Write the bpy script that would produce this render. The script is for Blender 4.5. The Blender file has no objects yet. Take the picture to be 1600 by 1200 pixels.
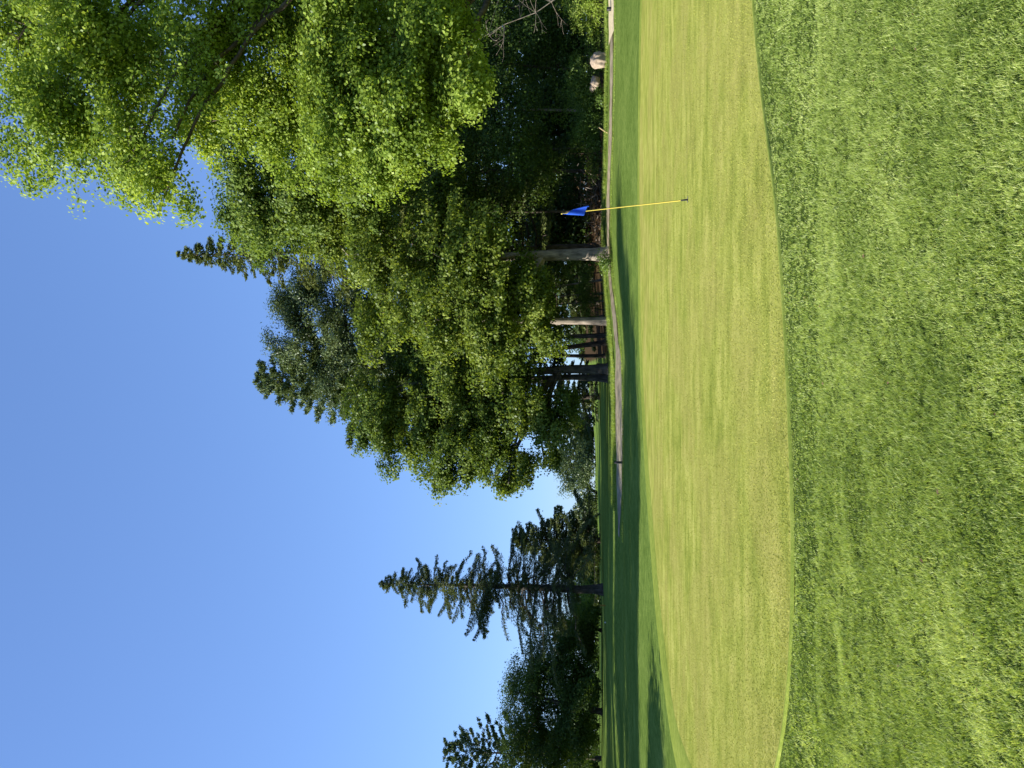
import bpy, math
import numpy as np
from mathutils import Matrix, Vector

S = bpy.context.scene
COL = S.collection
PI = math.pi

# ------------------------------------------------------------------ camera
CAM_H = 1.6
PITCH = math.radians(6.17)
F = 1202.0                                  # focal length in photo pixels (long side 1600)
cp, sp = math.cos(PITCH), math.sin(PITCH)
cam_d = bpy.data.cameras.new('camera')
cam = bpy.data.objects.new('camera', cam_d)
COL.objects.link(cam)
cam_d.sensor_fit = 'HORIZONTAL'
cam_d.sensor_width = 34.6
cam_d.lens = 26.0
cam_d.clip_start = 0.05
cam_d.clip_end = 3000
fwd = Vector((0, cp, sp)); upv = Vector((0, -sp, cp)); rgt = Vector((1, 0, 0))
# the phone was turned on its side: world up points to the picture's left edge
cam.matrix_world = Matrix((( -upv.x, rgt.x, -fwd.x, 0),
                           ( -upv.y, rgt.y, -fwd.y, 0),
                           ( -upv.z, rgt.z, -fwd.z, CAM_H),
                           (0, 0, 0, 1)))
S.camera = cam

# ------------------------------------------------------------------ light
SUN_EL = math.radians(23.2)
SUN_BACK = math.radians(10)                  # a little behind the camera's left
to_sun = Vector((-math.cos(SUN_EL) * math.cos(SUN_BACK), -math.cos(SUN_EL) * math.sin(SUN_BACK), math.sin(SUN_EL)))
world = bpy.data.worlds.new('World'); S.world = world; world.use_nodes = True
wn, wl = world.node_tree.nodes, world.node_tree.links
for n in list(wn): wn.remove(n)
out = wn.new('ShaderNodeOutputWorld'); bg = wn.new('ShaderNodeBackground'); sky = wn.new('ShaderNodeTexSky')
sky.sky_type = 'NISHITA'; sky.sun_disc = False
sky.sun_elevation = SUN_EL
sky.sun_rotation = math.atan2(to_sun.x, to_sun.y)
sky.altitude = 100; sky.air_density = 1.0; sky.dust_density = 0.15; sky.ozone_density = 1.5
bg.inputs['Strength'].default_value = 0.125
gm = wn.new('ShaderNodeGamma'); gm.inputs['Gamma'].default_value = .60      # film-like response of the sky's range
tn = wn.new('ShaderNodeMix'); tn.data_type = 'RGBA'; tn.blend_type = 'MULTIPLY'; tn.inputs[0].default_value = 1.0; tn.inputs[7].default_value = (.70, 1.0, 1.62, 1)
wl.new(sky.outputs[0], gm.inputs[0]); wl.new(gm.outputs[0], tn.inputs[6]); wl.new(tn.outputs[2], bg.inputs[0]); wl.new(bg.outputs[0], out.inputs[0])
sun_d = bpy.data.lights.new('sun', 'SUN'); sun = bpy.data.objects.new('sun', sun_d); COL.objects.link(sun)
sun_d.energy = 5.0; sun_d.angle = math.radians(0.55); sun_d.color = (1.0, 0.95, 0.85)
sun.rotation_euler = to_sun.to_track_quat('Z', 'Y').to_euler()
S.view_settings.view_transform = 'Standard'
try: S.view_settings.look = 'None'
except Exception: pass
S.view_settings.gamma = 1.0
S.view_settings.use_curve_mapping = False
S.view_settings.exposure = 1.10
S.render.engine = 'CYCLES'
S.cycles.max_bounces = 8
S.cycles.transmission_bounces = 6
S.cycles.transparent_max_bounces = 8

# ------------------------------------------------------------------ helpers
def at(xi, yi, d):
    """photo pixel (1600x1200, lying on its side) at forward distance d -> world point"""
    r = (600.0 - yi) / F; u = (800.0 - xi) / F
    y = cp - u * sp; z = sp + u * cp
    k = d / y
    return np.array((r * k, d, CAM_H + z * k))

def sstep(t):
    t = np.clip(t, 0, 1); return t * t * (3 - 2 * t)

_NR = np.random.default_rng(77)
_perm = _NR.random((64, 64))
def vnoise(x, y, s):
    """periodic smooth value noise, 0..1"""
    x = np.asarray(x) / s; y = np.asarray(y) / s
    xi = np.floor(x).astype(int); yi = np.floor(y).astype(int)
    fx = x - xi; fy = y - yi; fx = fx * fx * (3 - 2 * fx); fy = fy * fy * (3 - 2 * fy)
    g = lambda a, b: _perm[a % 64, b % 64]
    return (g(xi, yi) * (1 - fx) + g(xi + 1, yi) * fx) * (1 - fy) + (g(xi, yi + 1) * (1 - fx) + g(xi + 1, yi + 1) * fx) * fy

PATH_Y = (np.array([-60, -20, -11, -5, -2.5, 0.5, 3, 4.6, 6, 8, 12, 15, 20, 60.]),
          np.array([44, 38.5, 36.5, 35.3, 35, 35.8, 37.6, 39.4, 40.6, 39.6, 36.2, 35.2, 35, 36.]))
_px = np.linspace(-60, 60, 481)
_py = np.interp(_px, *PATH_Y)
_py = np.convolve(np.pad(_py, 8, mode='edge'), np.hanning(19)[1:-1] / np.hanning(19)[1:-1].sum(), mode='valid')
def path_y(x): return np.interp(x, _px, _py)

_zy = np.linspace(-50, 900, 3801)
_zz = np.interp(_zy, [-50, 0, 7, 14, 24, 30, 36, 45, 70, 120, 200, 400, 900], [0, 0, .02, .10, .29, .36, .40, .60, .85, 1.05, 1.45, 1.6, 1.6])
_k = np.hanning(25); _k /= _k.sum()
_zz = np.convolve(np.pad(_zz, 12, mode='edge'), _k, mode='valid')
def zt(x, y):
    x = np.asarray(x, float); y = np.asarray(y, float)
    z = np.interp(y, _zy, _zz)
    z = z + 0.24 * sstep((y - path_y(x) + 1.4) / 2.8) * sstep((x + 22) / 8)       # cut bank along the path
    z = z + 0.36 * sstep(x / 10) * sstep((y - 25) / 10)                              # woods side lies higher
    z = z + 0.9 * sstep((x - 6) / 10) * sstep((y - 41) / 12)
    z = z + 2.3 * np.exp(-((x - 8) / 13) ** 2 - ((y - 140) / 42) ** 2)             # far rise of the fairway
    z = z + 0.10 * np.exp(-((x + 9) / 6) ** 2 - ((y - 21) / 3.5) ** 2)
    und = (vnoise(x, y, 7.0) - .5) * 0.10 * sstep((y - 24) / 8)
    return z + und

def zrough(x, y):
    """mown bumps of the rough round the green"""
    f = sstep((7.3 - y) / 2.2)
    rip = (vnoise(x * .45 + y * .5, y * 1.3 - x * .35, .36) - .5) * .07 + (vnoise(x, y, .16) - .5) * .022
    lo = 0.25 + 1.2 * sstep((.5 - x) / 3) * sstep((y - 4) / 2.5)
    return f * rip * lo

def tag(o, label=None, cat=None, group=None, kind=None):
    if label: o['label'] = label
    if cat: o['category'] = cat
    if group: o['group'] = group
    if kind: o['kind'] = kind
    return o

def empty(name, loc):
    o = bpy.data.objects.new(name, None); COL.objects.link(o)
    o.empty_display_size = 0.2
    o.location = [float(c) for c in loc]
    return o

def build(name, V, faces, mat, parent=None, attrs=None, smooth=False, face_attrs=None):
    """V (n,3) world coordinates; faces: int array (m,k) or list of arrays; one mesh object"""
    V = np.asarray(V, np.float32)
    org = np.array(parent.location, np.float32) if parent is not None and parent.type == 'EMPTY' else None
    if parent is not None and parent.type != 'EMPTY':
        org = np.zeros(3, np.float32)
        p = parent
        while p is not None:
            org += np.array(p.location, np.float32); p = p.parent
    if org is not None: V = V - org
    fl = faces if isinstance(faces, list) else [faces]
    fl = [np.asarray(f, np.int32) for f in fl if len(f)]
    me = bpy.data.meshes.new(name)
    nl = sum(f.size for f in fl); nf = sum(len(f) for f in fl)
    me.vertices.add(len(V)); me.vertices.foreach_set('co', V.ravel())
    me.loops.add(nl); me.polygons.add(nf)
    me.loops.foreach_set('vertex_index', np.concatenate([f.ravel() for f in fl]))
    starts = []; s = 0
    for f in fl:
        starts.append(s + np.arange(len(f)) * f.shape[1]); s += f.size
    me.polygons.foreach_set('loop_start', np.concatenate(starts).astype(np.int32))
    me.update(calc_edges=True)
    if smooth: me.polygons.foreach_set('use_smooth', np.ones(nf, bool))
    for k, a in (attrs or {}).items():
        at_ = me.attributes.new(k, 'FLOAT', 'POINT'); at_.data.foreach_set('value', np.asarray(a, np.float32))
    for k, a in (face_attrs or {}).items():
        at_ = me.attributes.new(k, 'FLOAT', 'FACE'); at_.data.foreach_set('value', np.asarray(a, np.float32))
    me.materials.append(mat)
    o = bpy.data.objects.new(name, me); COL.objects.link(o)
    if parent is not None: o.parent = parent
    return o

class MB:
    """collects tubes / boxes / arbitrary pieces"""
    def __init__(s): s.V = []; s.Q = []; s.T = []; s.n = 0
    def add(s, V, Q=None, T=None):
        if Q is not None and len(Q): s.Q.append(np.asarray(Q) + s.n)
        if T is not None and len(T): s.T.append(np.asarray(T) + s.n)
        s.V.append(np.asarray(V, float)); s.n += len(V)
    def tube(s, P, R, k=6, wob=0.0, rng=None, flare=None):
        P = np.asarray(P, float); R = np.asarray(R, float); n = len(P)
        t = np.gradient(P, axis=0); t /= np.linalg.norm(t, axis=1)[:, None] + 1e-9
        ref = np.array((0.31, 0.95, 0.05)) if abs(t[0][2]) > .7 else np.array((0, 0, 1.))
        a = np.cross(t, ref); a /= np.linalg.norm(a, axis=1)[:, None] + 1e-9
        b = np.cross(t, a)
        an = np.arange(k) * 2 * PI / k
        rr = R[:, None] * np.ones(k)
        if wob and rng is not None: rr = rr * (1 + wob * (rng.random((n, k)) - .5))
        if flare is not None: rr = rr * (1 + flare[:, None] * (.6 + np.cos(an * 5 + R[0] * 90)[None, :] * .5 + .35 * np.cos(an * 3 + R[0] * 50)[None, :]))
        V = P[:, None, :] + rr[:, :, None] * (np.cos(an)[None, :, None] * a[:, None, :] + np.sin(an)[None, :, None] * b[:, None, :])
        i = np.arange(n - 1)[:, None] * k; j = np.arange(k)[None, :]; j2 = (j + 1) % k
        Q = np.stack([i + j, i + j2, i + k + j2, i + k + j], -1).reshape(-1, 4)
        base = s.n
        s.add(V.reshape(-1, 3), Q)
        c = np.array([P[-1]]); 
        T = np.stack([np.full(k, n * k), (n - 1) * k + np.arange(k), (n - 1) * k + (np.arange(k) + 1) % k], -1)
        s.V.append(c); s.n += 1; s.T.append(T + base)
    def out(s):
        fl = []
        if s.Q: fl.append(np.concatenate(s.Q))
        if s.T: fl.append(np.concatenate(s.T))
        return np.concatenate(s.V), fl
    def build(s, name, mat, parent=None, smooth=True):
        V, fl = s.out(); return build(name, V, fl, mat, parent, smooth=smooth)

# ------------------------------------------------------------------ materials
def new_mat(name):
    m = bpy.data.materials.new(name); m.use_nodes = True
    nt = m.node_tree
    for n in list(nt.nodes): nt.nodes.remove(n)
    o = nt.nodes.new('ShaderNodeOutputMaterial')
    return m, nt, nt.nodes, nt.links, o

def ramp(N, stops):
    r = N.new('ShaderNodeValToRGB'); e = r.color_ramp.elements
    while len(e) > 1: e.remove(e[-1])
    e[0].position = stops[0][0]; e[0].color = (*stops[0][1], 1)
    for p, c in stops[1:]:
        x = e.new(p); x.color = (*c, 1)
    return r

def noise(N, L, scale, detail=4, rough=.6, vec=None, dist=0):
    n = N.new('ShaderNodeTexNoise'); n.inputs['Scale'].default_value = scale
    n.inputs['Detail'].default_value = detail; n.inputs['Roughness'].default_value = rough
    n.inputs['Distortion'].default_value = dist
    if vec is not None: L.new(vec, n.inputs['Vector'])
    return n

def mixc(N, L, fac, a, b, mode='MIX'):
    m = N.new('ShaderNodeMix'); m.data_type = 'RGBA'; m.blend_type = mode
    if isinstance(fac, (int, float)): m.inputs[0].default_value = fac
    else: L.new(fac, m.inputs[0])
    for s, v in ((6, a), (7, b)):
        if isinstance(v, tuple): m.inputs[s].default_value = (*v, 1)
        else: L.new(v, m.inputs[s])
    return m.outputs[2]

def leaf_mat(name, dark, mid, light, trans=.42, gloss=.010):
    m, nt, N, L, o = new_mat(name)
    a = N.new('ShaderNodeAttribute'); a.attribute_name = 'tone'
    r = ramp(N, [(0, dark), (.5, mid), (1, light)]); L.new(a.outputs['Fac'], r.inputs[0])
    d = N.new('ShaderNodeBsdfDiffuse'); L.new(r.outputs[0], d.inputs[0])
    t = N.new('ShaderNodeBsdfTranslucent')
    tc = mixc(N, L, 1.0, r.outputs[0], (1.25, 1.2, .55), 'MULTIPLY'); L.new(tc, t.inputs[0])
    mx = N.new('ShaderNodeMixShader'); mx.inputs[0].default_value = trans
    L.new(d.outputs[0], mx.inputs[1]); L.new(t.outputs[0], mx.inputs[2])
    g = N.new('ShaderNodeBsdfGlossy'); g.inputs['Roughness'].default_value = .42; g.inputs[0].default_value = (.9, .95, 1, 1)
    m2 = N.new('ShaderNodeMixShader'); m2.inputs[0].default_value = gloss
    L.new(mx.outputs[0], m2.inputs[1]); L.new(g.outputs[0], m2.inputs[2]); L.new(m2.outputs[0], o.inputs[0])
    return m

def bark_mat(name, c1, c2, scale=9.0):
    m, nt, N, L, o = new_mat(name)
    tc = N.new('ShaderNodeTexCoord'); mp = N.new('ShaderNodeMapping'); mp.inputs['Scale'].default_value = (1, 1, .22)
    L.new(tc.outputs['Object'], mp.inputs[0])
    n1 = noise(N, L, scale, 6, .7, mp.outputs[0]); n2 = noise(N, L, scale * .25, 3, .5, tc.outputs['Object'])
    r = ramp(N, [(.32, c1), (.68, c2)]); L.new(n1.outputs[0], r.inputs[0])
    r2 = ramp(N, [(.35, (.65, .65, .65)), (.65, (1.15, 1.12, 1.08))]); L.new(n2.outputs[0], r2.inputs[0])
    c = mixc(N, L, 1.0, r.outputs[0], r2.outputs[0], 'MULTIPLY')
    b = N.new('ShaderNodeBsdfPrincipled'); b.inputs['Roughness'].default_value = .95
    b.inputs['Specular IOR Level'].default_value = .2
    L.new(c, b.inputs['Base Color'])
    bp = N.new('ShaderNodeBump'); bp.inputs['Strength'].default_value = .9; bp.inputs['Distance'].default_value = .03
    L.new(n1.outputs[0], bp.inputs['Height']); L.new(bp.outputs[0], b.inputs['Normal']); L.new(b.outputs[0], o.inputs[0])
    return m

def plain_mat(name, c, rough=.6, spec=.3, nscale=None, var=.25, bump=0):
    m, nt, N, L, o = new_mat(name)
    b = N.new('ShaderNodeBsdfPrincipled'); b.inputs['Roughness'].default_value = rough; b.inputs['Specular IOR Level'].default_value = spec
    if nscale:
        tc = N.new('ShaderNodeTexCoord'); n = noise(N, L, nscale, 5, .65, tc.outputs['Object'])
        lo = tuple(x * (1 - var) for x in c); hi = tuple(min(1, x * (1 + var)) for x in c)
        r = ramp(N, [(.3, lo), (.7, hi)]); L.new(n.outputs[0], r.inputs[0]); L.new(r.outputs[0], b.inputs['Base Color'])
        if bump:
            bp = N.new('ShaderNodeBump'); bp.inputs['Strength'].default_value = .8; bp.inputs['Distance'].default_value = bump
            L.new(n.outputs[0], bp.inputs['Height']); L.new(bp.outputs[0], b.inputs['Normal'])
    else: b.inputs['Base Color'].default_value = (*c, 1)
    L.new(b.outputs[0], o.inputs[0]); return m

def turf_mat(name, stops, fine=90., mid=9., big=.9, bump=.012, woods=False, patch=None, streak=None):
    """short mown turf: three octaves of colour and a fine relief; optional leaf-litter mask"""
    m, nt, N, L, o = new_mat(name)
    g = N.new('ShaderNodeNewGeometry'); pos = g.outputs['Position']
    nf = noise(N, L, fine, 4, .85, pos); nm = noise(N, L, mid, 4, .6, pos); nb = noise(N, L, big, 4, .55, pos)
    def math_(op, a, b):
        n = N.new('ShaderNodeMath'); n.operation = op
        for i, v in enumerate((a, b)):
            if isinstance(v, (int, float)): n.inputs[i].default_value = v
            else: L.new(v, n.inputs[i])
        return n.outputs[0]
    s = math_('ADD', math_('MULTIPLY', nf.outputs[0], .5), math_('ADD', math_('MULTIPLY', nm.outputs[0], .28), math_('MULTIPLY', nb.outputs[0], .22)))
    if streak:
        mp = N.new('ShaderNodeMapping'); mp.inputs['Scale'].default_value = streak; mp.inputs['Rotation'].default_value = (0, 0, .12)
        L.new(pos, mp.inputs[0]); ns = noise(N, L, 1.0, 4, .65, mp.outputs[0])
        s = math_('ADD', math_('MULTIPLY', s, .62), math_('MULTIPLY', ns.outputs[0], .38))
    r = ramp(N, stops); L.new(s, r.inputs[0]); c = r.outputs[0]
    if patch:
        pr = ramp(N, [(.42, (0, 0, 0)), (.62, (1, 1, 1))]); n3 = noise(N, L, patch[0], 4, .6, pos, .6); L.new(n3.outputs[0], pr.inputs[0])
        f = math_('MULTIPLY', pr.outputs[0], patch[2]); c = mixc(N, L, f, c, patch[1])
    if woods:
        a = N.new('ShaderNodeAttribute'); a.attribute_name = 'woods'
        nw = noise(N, L, 1.1, 5, .65, pos)
        f = math_('ADD', a.outputs['Fac'], math_('MULTIPLY', math_('SUBTRACT', nw.outputs[0], .5), .9))
        wr = ramp(N, [(.42, (0, 0, 0)), (.58, (1, 1, 1))]); L.new(f, wr.inputs[0])
        lr = ramp(N, [(.3, (.025, .018, .010)), (.6, (.085, .055, .030)), (.8, (.16, .11, .065))]); L.new(nf.outputs[0], lr.inputs[0])
        c = mixc(N, L, wr.outputs[0], c, lr.outputs[0])
    b = N.new('ShaderNodeBsdfPrincipled'); b.inputs['Roughness'].default_value = .9; b.inputs['Specular IOR Level'].default_value = .0
    L.new(c, b.inputs['Base Color'])
    bp = N.new('ShaderNodeBump'); bp.inputs['Strength'].default_value = 1.0; bp.inputs['Distance'].default_value = bump
    L.new(s, bp.inputs['Height']); L.new(bp.outputs[0], b.inputs['Normal']); L.new(b.outputs[0], o.inputs[0])
    return m

M_GROUND = turf_mat('fairway_turf', [(.38, (.058, .100, .017)), (.5, (.135, .200, .038)), (.62, (.24, .30, .075))], fine=34, mid=5, big=.5, bump=.05, woods=True)
M_GREEN = turf_mat('putting_turf', [(.40, (.180, .215, .034)), (.5, (.300, .316, .060)), (.60, (.44, .42, .105))], fine=30, mid=3.2, big=.8, bump=.008, patch=(.55, (.34, .285, .085), .42), streak=(.7, 2.8, 1))
M_COLLAR = turf_mat('collar_turf', [(.38, (.12, .165, .026)), (.5, (.23, .28, .048)), (.62, (.34, .37, .085))], fine=90, mid=8, big=.8, bump=.012)
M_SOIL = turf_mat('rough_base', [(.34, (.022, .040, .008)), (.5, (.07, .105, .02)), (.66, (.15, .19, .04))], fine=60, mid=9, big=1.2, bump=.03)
M_GRASS = leaf_mat('grass_blade', (.105, .170, .030), (.34, .44, .088), (.68, .74, .30), .46, .012)
M_PATH = plain_mat('path_dirt', (.255, .215, .145), .95, .1, 2.2, .45, .02)
M_MAPLE = leaf_mat('maple_leaf', (.095, .150, .018), (.235, .330, .044), (.45, .53, .125), .48)
M_BIRCH = leaf_mat('aspen_leaf', (.070, .120, .022), (.160, .230, .045), (.28, .35, .090), .46)
M_OAK = leaf_mat('oak_leaf', (.050, .090, .014), (.130, .190, .030), (.27, .33, .070), .46)
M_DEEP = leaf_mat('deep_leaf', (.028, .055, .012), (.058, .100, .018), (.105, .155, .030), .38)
M_SPRUCE = leaf_mat('spruce_needle', (.028, .048, .018), (.072, .102, .036), (.17, .19, .065), .26, .02)
M_SPRUCE_OLIVE = leaf_mat('olive_spruce_needle', (.034, .052, .016), (.090, .118, .034), (.19, .21, .06), .28, .01)
M_LIME = leaf_mat('yellow_leaf', (.058, .095, .014), (.155, .215, .033), (.33, .385, .080), .46)
M_PINE = leaf_mat('pine_needle', (.036, .062, .022), (.092, .130, .044), (.18, .22, .075), .28, .02)
M_SHRUB = leaf_mat('shrub_leaf', (.045, .090, .015), (.100, .170, .026), (.19, .265, .048), .4, .015)
M_DEADLEAF = leaf_mat('dead_needle', (.07, .035, .018), (.15, .085, .045), (.25, .16, .09), .2, .02)
M_BARK = bark_mat('dark_bark', (.035, .028, .022), (.13, .105, .085))
M_BARK_PALE = bark_mat('pale_bark', (.10, .085, .07), (.34, .29, .24), 7)
M_BARK_GREY = bark_mat('grey_bark', (.045, .042, .040), (.15, .135, .125))
M_TWIG = bark_mat('dead_twig', (.16, .13, .105), (.38, .33, .28))

# ------------------------------------------------------------------ ground
def grid_axis(lo, hi, fine_lo, fine_hi, step, grow=1.18):
    a = list(np.arange(fine_lo, fine_hi + 1e-6, step)); s = step
    while a[-1] < hi: s *= grow; a.append(a[-1] + s)
    s = step
    while a[0] > lo: s *= grow; a.insert(0, a[0] - s)
    return np.array(a)
gx = grid_axis(-800, 800, -16, 26, .4); gy = grid_axis(-60, 1500, -2, 58, .4)
X, Y = np.meshgrid(gx, gy); X = X.ravel(); Y = Y.ravel()
nx, ny = len(gx), len(gy)
def woods_mask(x, y):
    edge = path_y(x) + 2.2 + .9 * np.sin(x * .7)
    w = sstep((y - edge) / 2.5) * sstep((x - .2 - (y - 40) * .02) / 3.0)
    w = np.maximum(w, .55 * sstep(1 - np.abs(y - path_y(x)) / 2.2) * sstep((x + 9) / 4))
    return w
i = np.arange(ny - 1)[:, None] * nx + np.arange(nx - 1)[None, :]
Q = np.stack([i, i + 1, i + nx + 1, i + nx], -1).reshape(-1, 4)
ground = build('ground', np.stack([X, Y, zt(X, Y) - .006 - .16 * sstep((9.0 - Y) / .5) * sstep((Y - .6) / .5) * sstep((7.6 - abs(X)) / .5)], -1), Q, M_GROUND, attrs={'woods': woods_mask(X, Y)}, smooth=True)
tag(ground, kind='structure')

def hit(xi, yi):
    """walk the pixel's ray to the ground"""
    lo, hi = 1.5, 90.
    for d in np.linspace(1.5, 90, 1500):
        p = at(xi, yi, d)
        if p[2] < zt(p[0], p[1]): break
        lo = d
    p = at(xi, yi, lo); return p[:2]

near = [(-140, 1165), (0, 1168), (100, 1177), (200, 1188), (300, 1204), (450, 1214), (600, 1222), (750, 1229), (900, 1232), (1000, 1230), (1100, 1224), (1200, 1208), (1280, 1180)]
far = [(1290, 1130), (1250, 1105), (1200, 1080), (1130, 1055), (1060, 1045), (960, 1033), (900, 1027), (800, 1019), (700, 1011), (600, 1005), (500, 1001), (300, 999), (150, 1000), (0, 1003), (-140, 1010)]
outl = np.array([hit(x + 5, y) for y, x in near] + [hit(x, y) for y, x in far])
mid = (outl[0] + outl[-1]) / 2
outl = np.vstack([outl, [[mid[0] + 3.5, mid[1] - 3.5], [mid[0] + 4.5, mid[1]], [mid[0] + 3.5, mid[1] + 3.5]][::-1]])
def closed_smooth(P, n=240, it=3):
    P = np.vstack([P, P[:1]]); s = np.r_[0, np.cumsum(np.linalg.norm(np.diff(P, axis=0), axis=1))]
    t = np.linspace(0, s[-1], n, endpoint=False)
    R = np.stack([np.interp(t, s, P[:, k]) for k in (0, 1)], -1)
    for _ in range(it): R = (np.roll(R, 1, 0) + 2 * R + np.roll(R, -1, 0)) / 4
    return R
outl = closed_smooth(outl, 240, 7)
cen = outl.mean(0)
def normals(P):
    t = np.roll(P, -1, 0) - np.roll(P, 1, 0); n = np.stack([t[:, 1], -t[:, 0]], -1); n /= np.linalg.norm(n, axis=1)[:, None]
    if ((P - cen) * n).sum() < 0: n = -n
    return n
on = normals(outl)
rings = np.linspace(0, 1, 26)[1:]
V = [np.array([[cen[0], cen[1]]])] + [cen + (outl - cen) * r for r in rings]
V = np.concatenate(V); K = len(outl)
V3 = np.c_[V, zt(V[:, 0], V[:, 1]) + .004]
# the rim stands on a little side wall
T = np.stack([np.zeros(K, int), 1 + np.arange(K), 1 + (np.arange(K) + 1) % K], -1)
Qs = []
for r in range(len(rings) - 1):
    a = 1 + r * K + np.arange(K); b = 1 + r * K + (np.arange(K) + 1) % K
    Qs.append(np.stack([a, a + K, b + K, b], -1))
tag(build('putting_green', V3, [T, np.concatenate(Qs)], M_GREEN, smooth=True), kind='structure')
rimw = [0, .05, .5, 1.0, 1.35]; rimz = [.005, .007, .009, .006, -.014]
wv = .03 + .79 * sstep((on[:, 1] + .60) / .8); kn = np.hanning(33); kn /= kn.sum(); wv = np.convolve(np.r_[wv[-16:], wv, wv[:16]], kn, mode='valid')[:, None]
Vc = np.concatenate([np.c_[outl + on * w * wv, zt(*(outl + on * w * wv).T) + z] for w, z in zip(rimw, rimz)])
Qs = []
for r in range(len(rimw) - 1):
    a = r * K + np.arange(K); b = r * K + (np.arange(K) + 1) % K
    Qs.append(np.stack([a, a + K, b + K, b], -1))
tag(build('green_collar', Vc, np.concatenate(Qs), M_COLLAR, smooth=True), kind='structure')

# cart path
xs = np.linspace(-7.0, 42, 220); yc = path_y(xs)
offs = np.array([-1.0, -.5, 0, .5, 1.0]); 
tx = np.gradient(xs); ty = np.gradient(yc); ln = np.hypot(tx, ty); nxn, nyn = -ty / ln, tx / ln
jit = 1 + .12 * np.sin(xs * 2.3) + .08 * np.sin(xs * 5.1)
half = np.interp(xs, [-7, -4.5, -2, .4, 1.6, 4, 7, 12, 40], [.15, .7, 1.15, 1.05, .35, .30, .30, .34, .5]) * jit
Vp = np.concatenate([np.c_[xs + nxn * f * half, yc + nyn * f * half, zt(xs + nxn * f * half, yc + nyn * f * half) + .012 - .006 * abs(f)] for f in offs])
n = len(xs); Qs = []
for r in range(len(offs) - 1):
    a = r * n + np.arange(n - 1); Qs.append(np.stack([a, a + 1, a + n + 1, a + n], -1))
tag(build('cart_path', Vp, np.concatenate(Qs), M_PATH, smooth=True), kind='structure')

# sunlit stretch at the woods end: sunlight painted in as a paler strip
M_PATH_SUNLIT = plain_mat('sunlit_path_dirt', (.56, .47, .30), .95, .1, 9.0, .25, .015)
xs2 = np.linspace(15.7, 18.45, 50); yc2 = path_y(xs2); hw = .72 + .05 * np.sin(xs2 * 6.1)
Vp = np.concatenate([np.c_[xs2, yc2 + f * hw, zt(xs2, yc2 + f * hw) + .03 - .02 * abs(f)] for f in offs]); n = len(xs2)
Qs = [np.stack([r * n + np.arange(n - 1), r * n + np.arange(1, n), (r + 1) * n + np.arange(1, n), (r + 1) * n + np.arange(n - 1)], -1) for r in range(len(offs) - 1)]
tag(build('sunlit_path', Vp, np.concatenate(Qs), M_PATH_SUNLIT, smooth=True), kind='structure')

# ------------------------------------------------------------------ grass of the rough
def inside(P, poly):
    x, y = P[:, 0], P[:, 1]; r = np.zeros(len(P), bool)
    j = len(poly) - 1
    for i in range(len(poly)):
        xi, yi = poly[i]; xj, yj = poly[j]
        c = ((yi > y) != (yj > y)) & (x < (xj - xi) * (y - yi) / (yj - yi + 1e-12) + xi); r ^= c; j = i
    return r
keep_out = outl + on * (wv - .10) * .9 + on * (.05 * np.sin(np.arange(K) * 1.7) + .04 * np.sin(np.arange(K) * .63))[:, None]
def rough_patch(seed, tufts, ylo, yhi, wlo, per, hgt, wid, segs):
    """tufts of blades; returns vertices, faces, tones"""
    rng = np.random.default_rng(seed)
    y = rng.uniform(ylo, yhi, tufts); x = rng.uniform(-1, 1, tufts) * (y * .54 + wlo)
    P = np.stack([x, y], -1)
    P = P[~inside(P + rng.normal(0, .055, P.shape), keep_out)]; ed = np.concatenate([np.sqrt(((q[:, None, :] - keep_out[None]) ** 2).sum(-1)).min(1) for q in np.array_split(P, 40)])
    dn = vnoise(P[:, 0] + 9, P[:, 1], .11); kp = rng.random(len(P)) < .55 + .8 * dn; P = P[kp]; ed = ed[kp]
    n = len(P)
    tt = np.clip(.44 + .22 * (rng.random(n) - .5) + .34 * (vnoise(P[:, 0], P[:, 1], .55) - .5) + .30 * (vnoise(P[:, 0], P[:, 1] + 7, .09) - .5) + .15 * (vnoise(P[:, 0], P[:, 1], 1.7) - .5) + .15 * (1 - sstep(ed / .35)), 0, 1)
    th = hgt * (.55 + .75 * vnoise(P[:, 0] - 3, P[:, 1] + 5, .19)) * (.8 + .4 * rng.random(n)) * (.30 + .70 * sstep(ed / .45))
    lean = rng.normal(0, .35, (n, 2)) + np.array((.10, -.05))
    idx = np.repeat(np.arange(n), per); m = len(idx)
    r = rng.normal(0, 1, (m, 2)); c = P[idx] + r * .018 * (hgt / .05)
    L = th[idx] * rng.uniform(.55, 1.25, m)
    dirn = lean[idx] + r * .30 + rng.normal(0, .30, (m, 2))
    z0 = zt(c[:, 0], c[:, 1]) - .012 + zrough(c[:, 0], c[:, 1]) + .002
    base = np.c_[c, z0]
    up = np.c_[dirn * .55, np.ones(m)]; up /= np.linalg.norm(up, axis=1)[:, None]
    tipd = np.c_[dirn * 1.5, np.full(m, .45)]; tipd /= np.linalg.norm(tipd, axis=1)[:, None]
    an = rng.uniform(0, PI, m); s = np.c_[np.cos(an), np.sin(an), np.zeros(m)] * (wid * rng.uniform(.7, 1.3, m))[:, None] / 2
    mid_ = base + up * (L * .55)[:, None]; tip = mid_ + tipd * (L * .55)[:, None]
    tone = np.clip(tt[idx] + rng.normal(0, .22, m), 0, 1)
    tone[rng.random(m) < .035] = 1.0
    if segs == 2:
        V = np.stack([base - s, base + s, mid_ + s * .8, mid_ - s * .8, tip], 1).reshape(-1, 3)
        o = np.arange(m)[:, None] * 5
        return V, o + np.array([[0, 1, 2, 3]]), o + np.array([[3, 2, 4]]), tone
    V = np.stack([base - s, base + s, tip], 1).reshape(-1, 3); o = np.arange(m)[:, None] * 3
    return V, None, o + np.array([[0, 1, 2]]), tone
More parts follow.
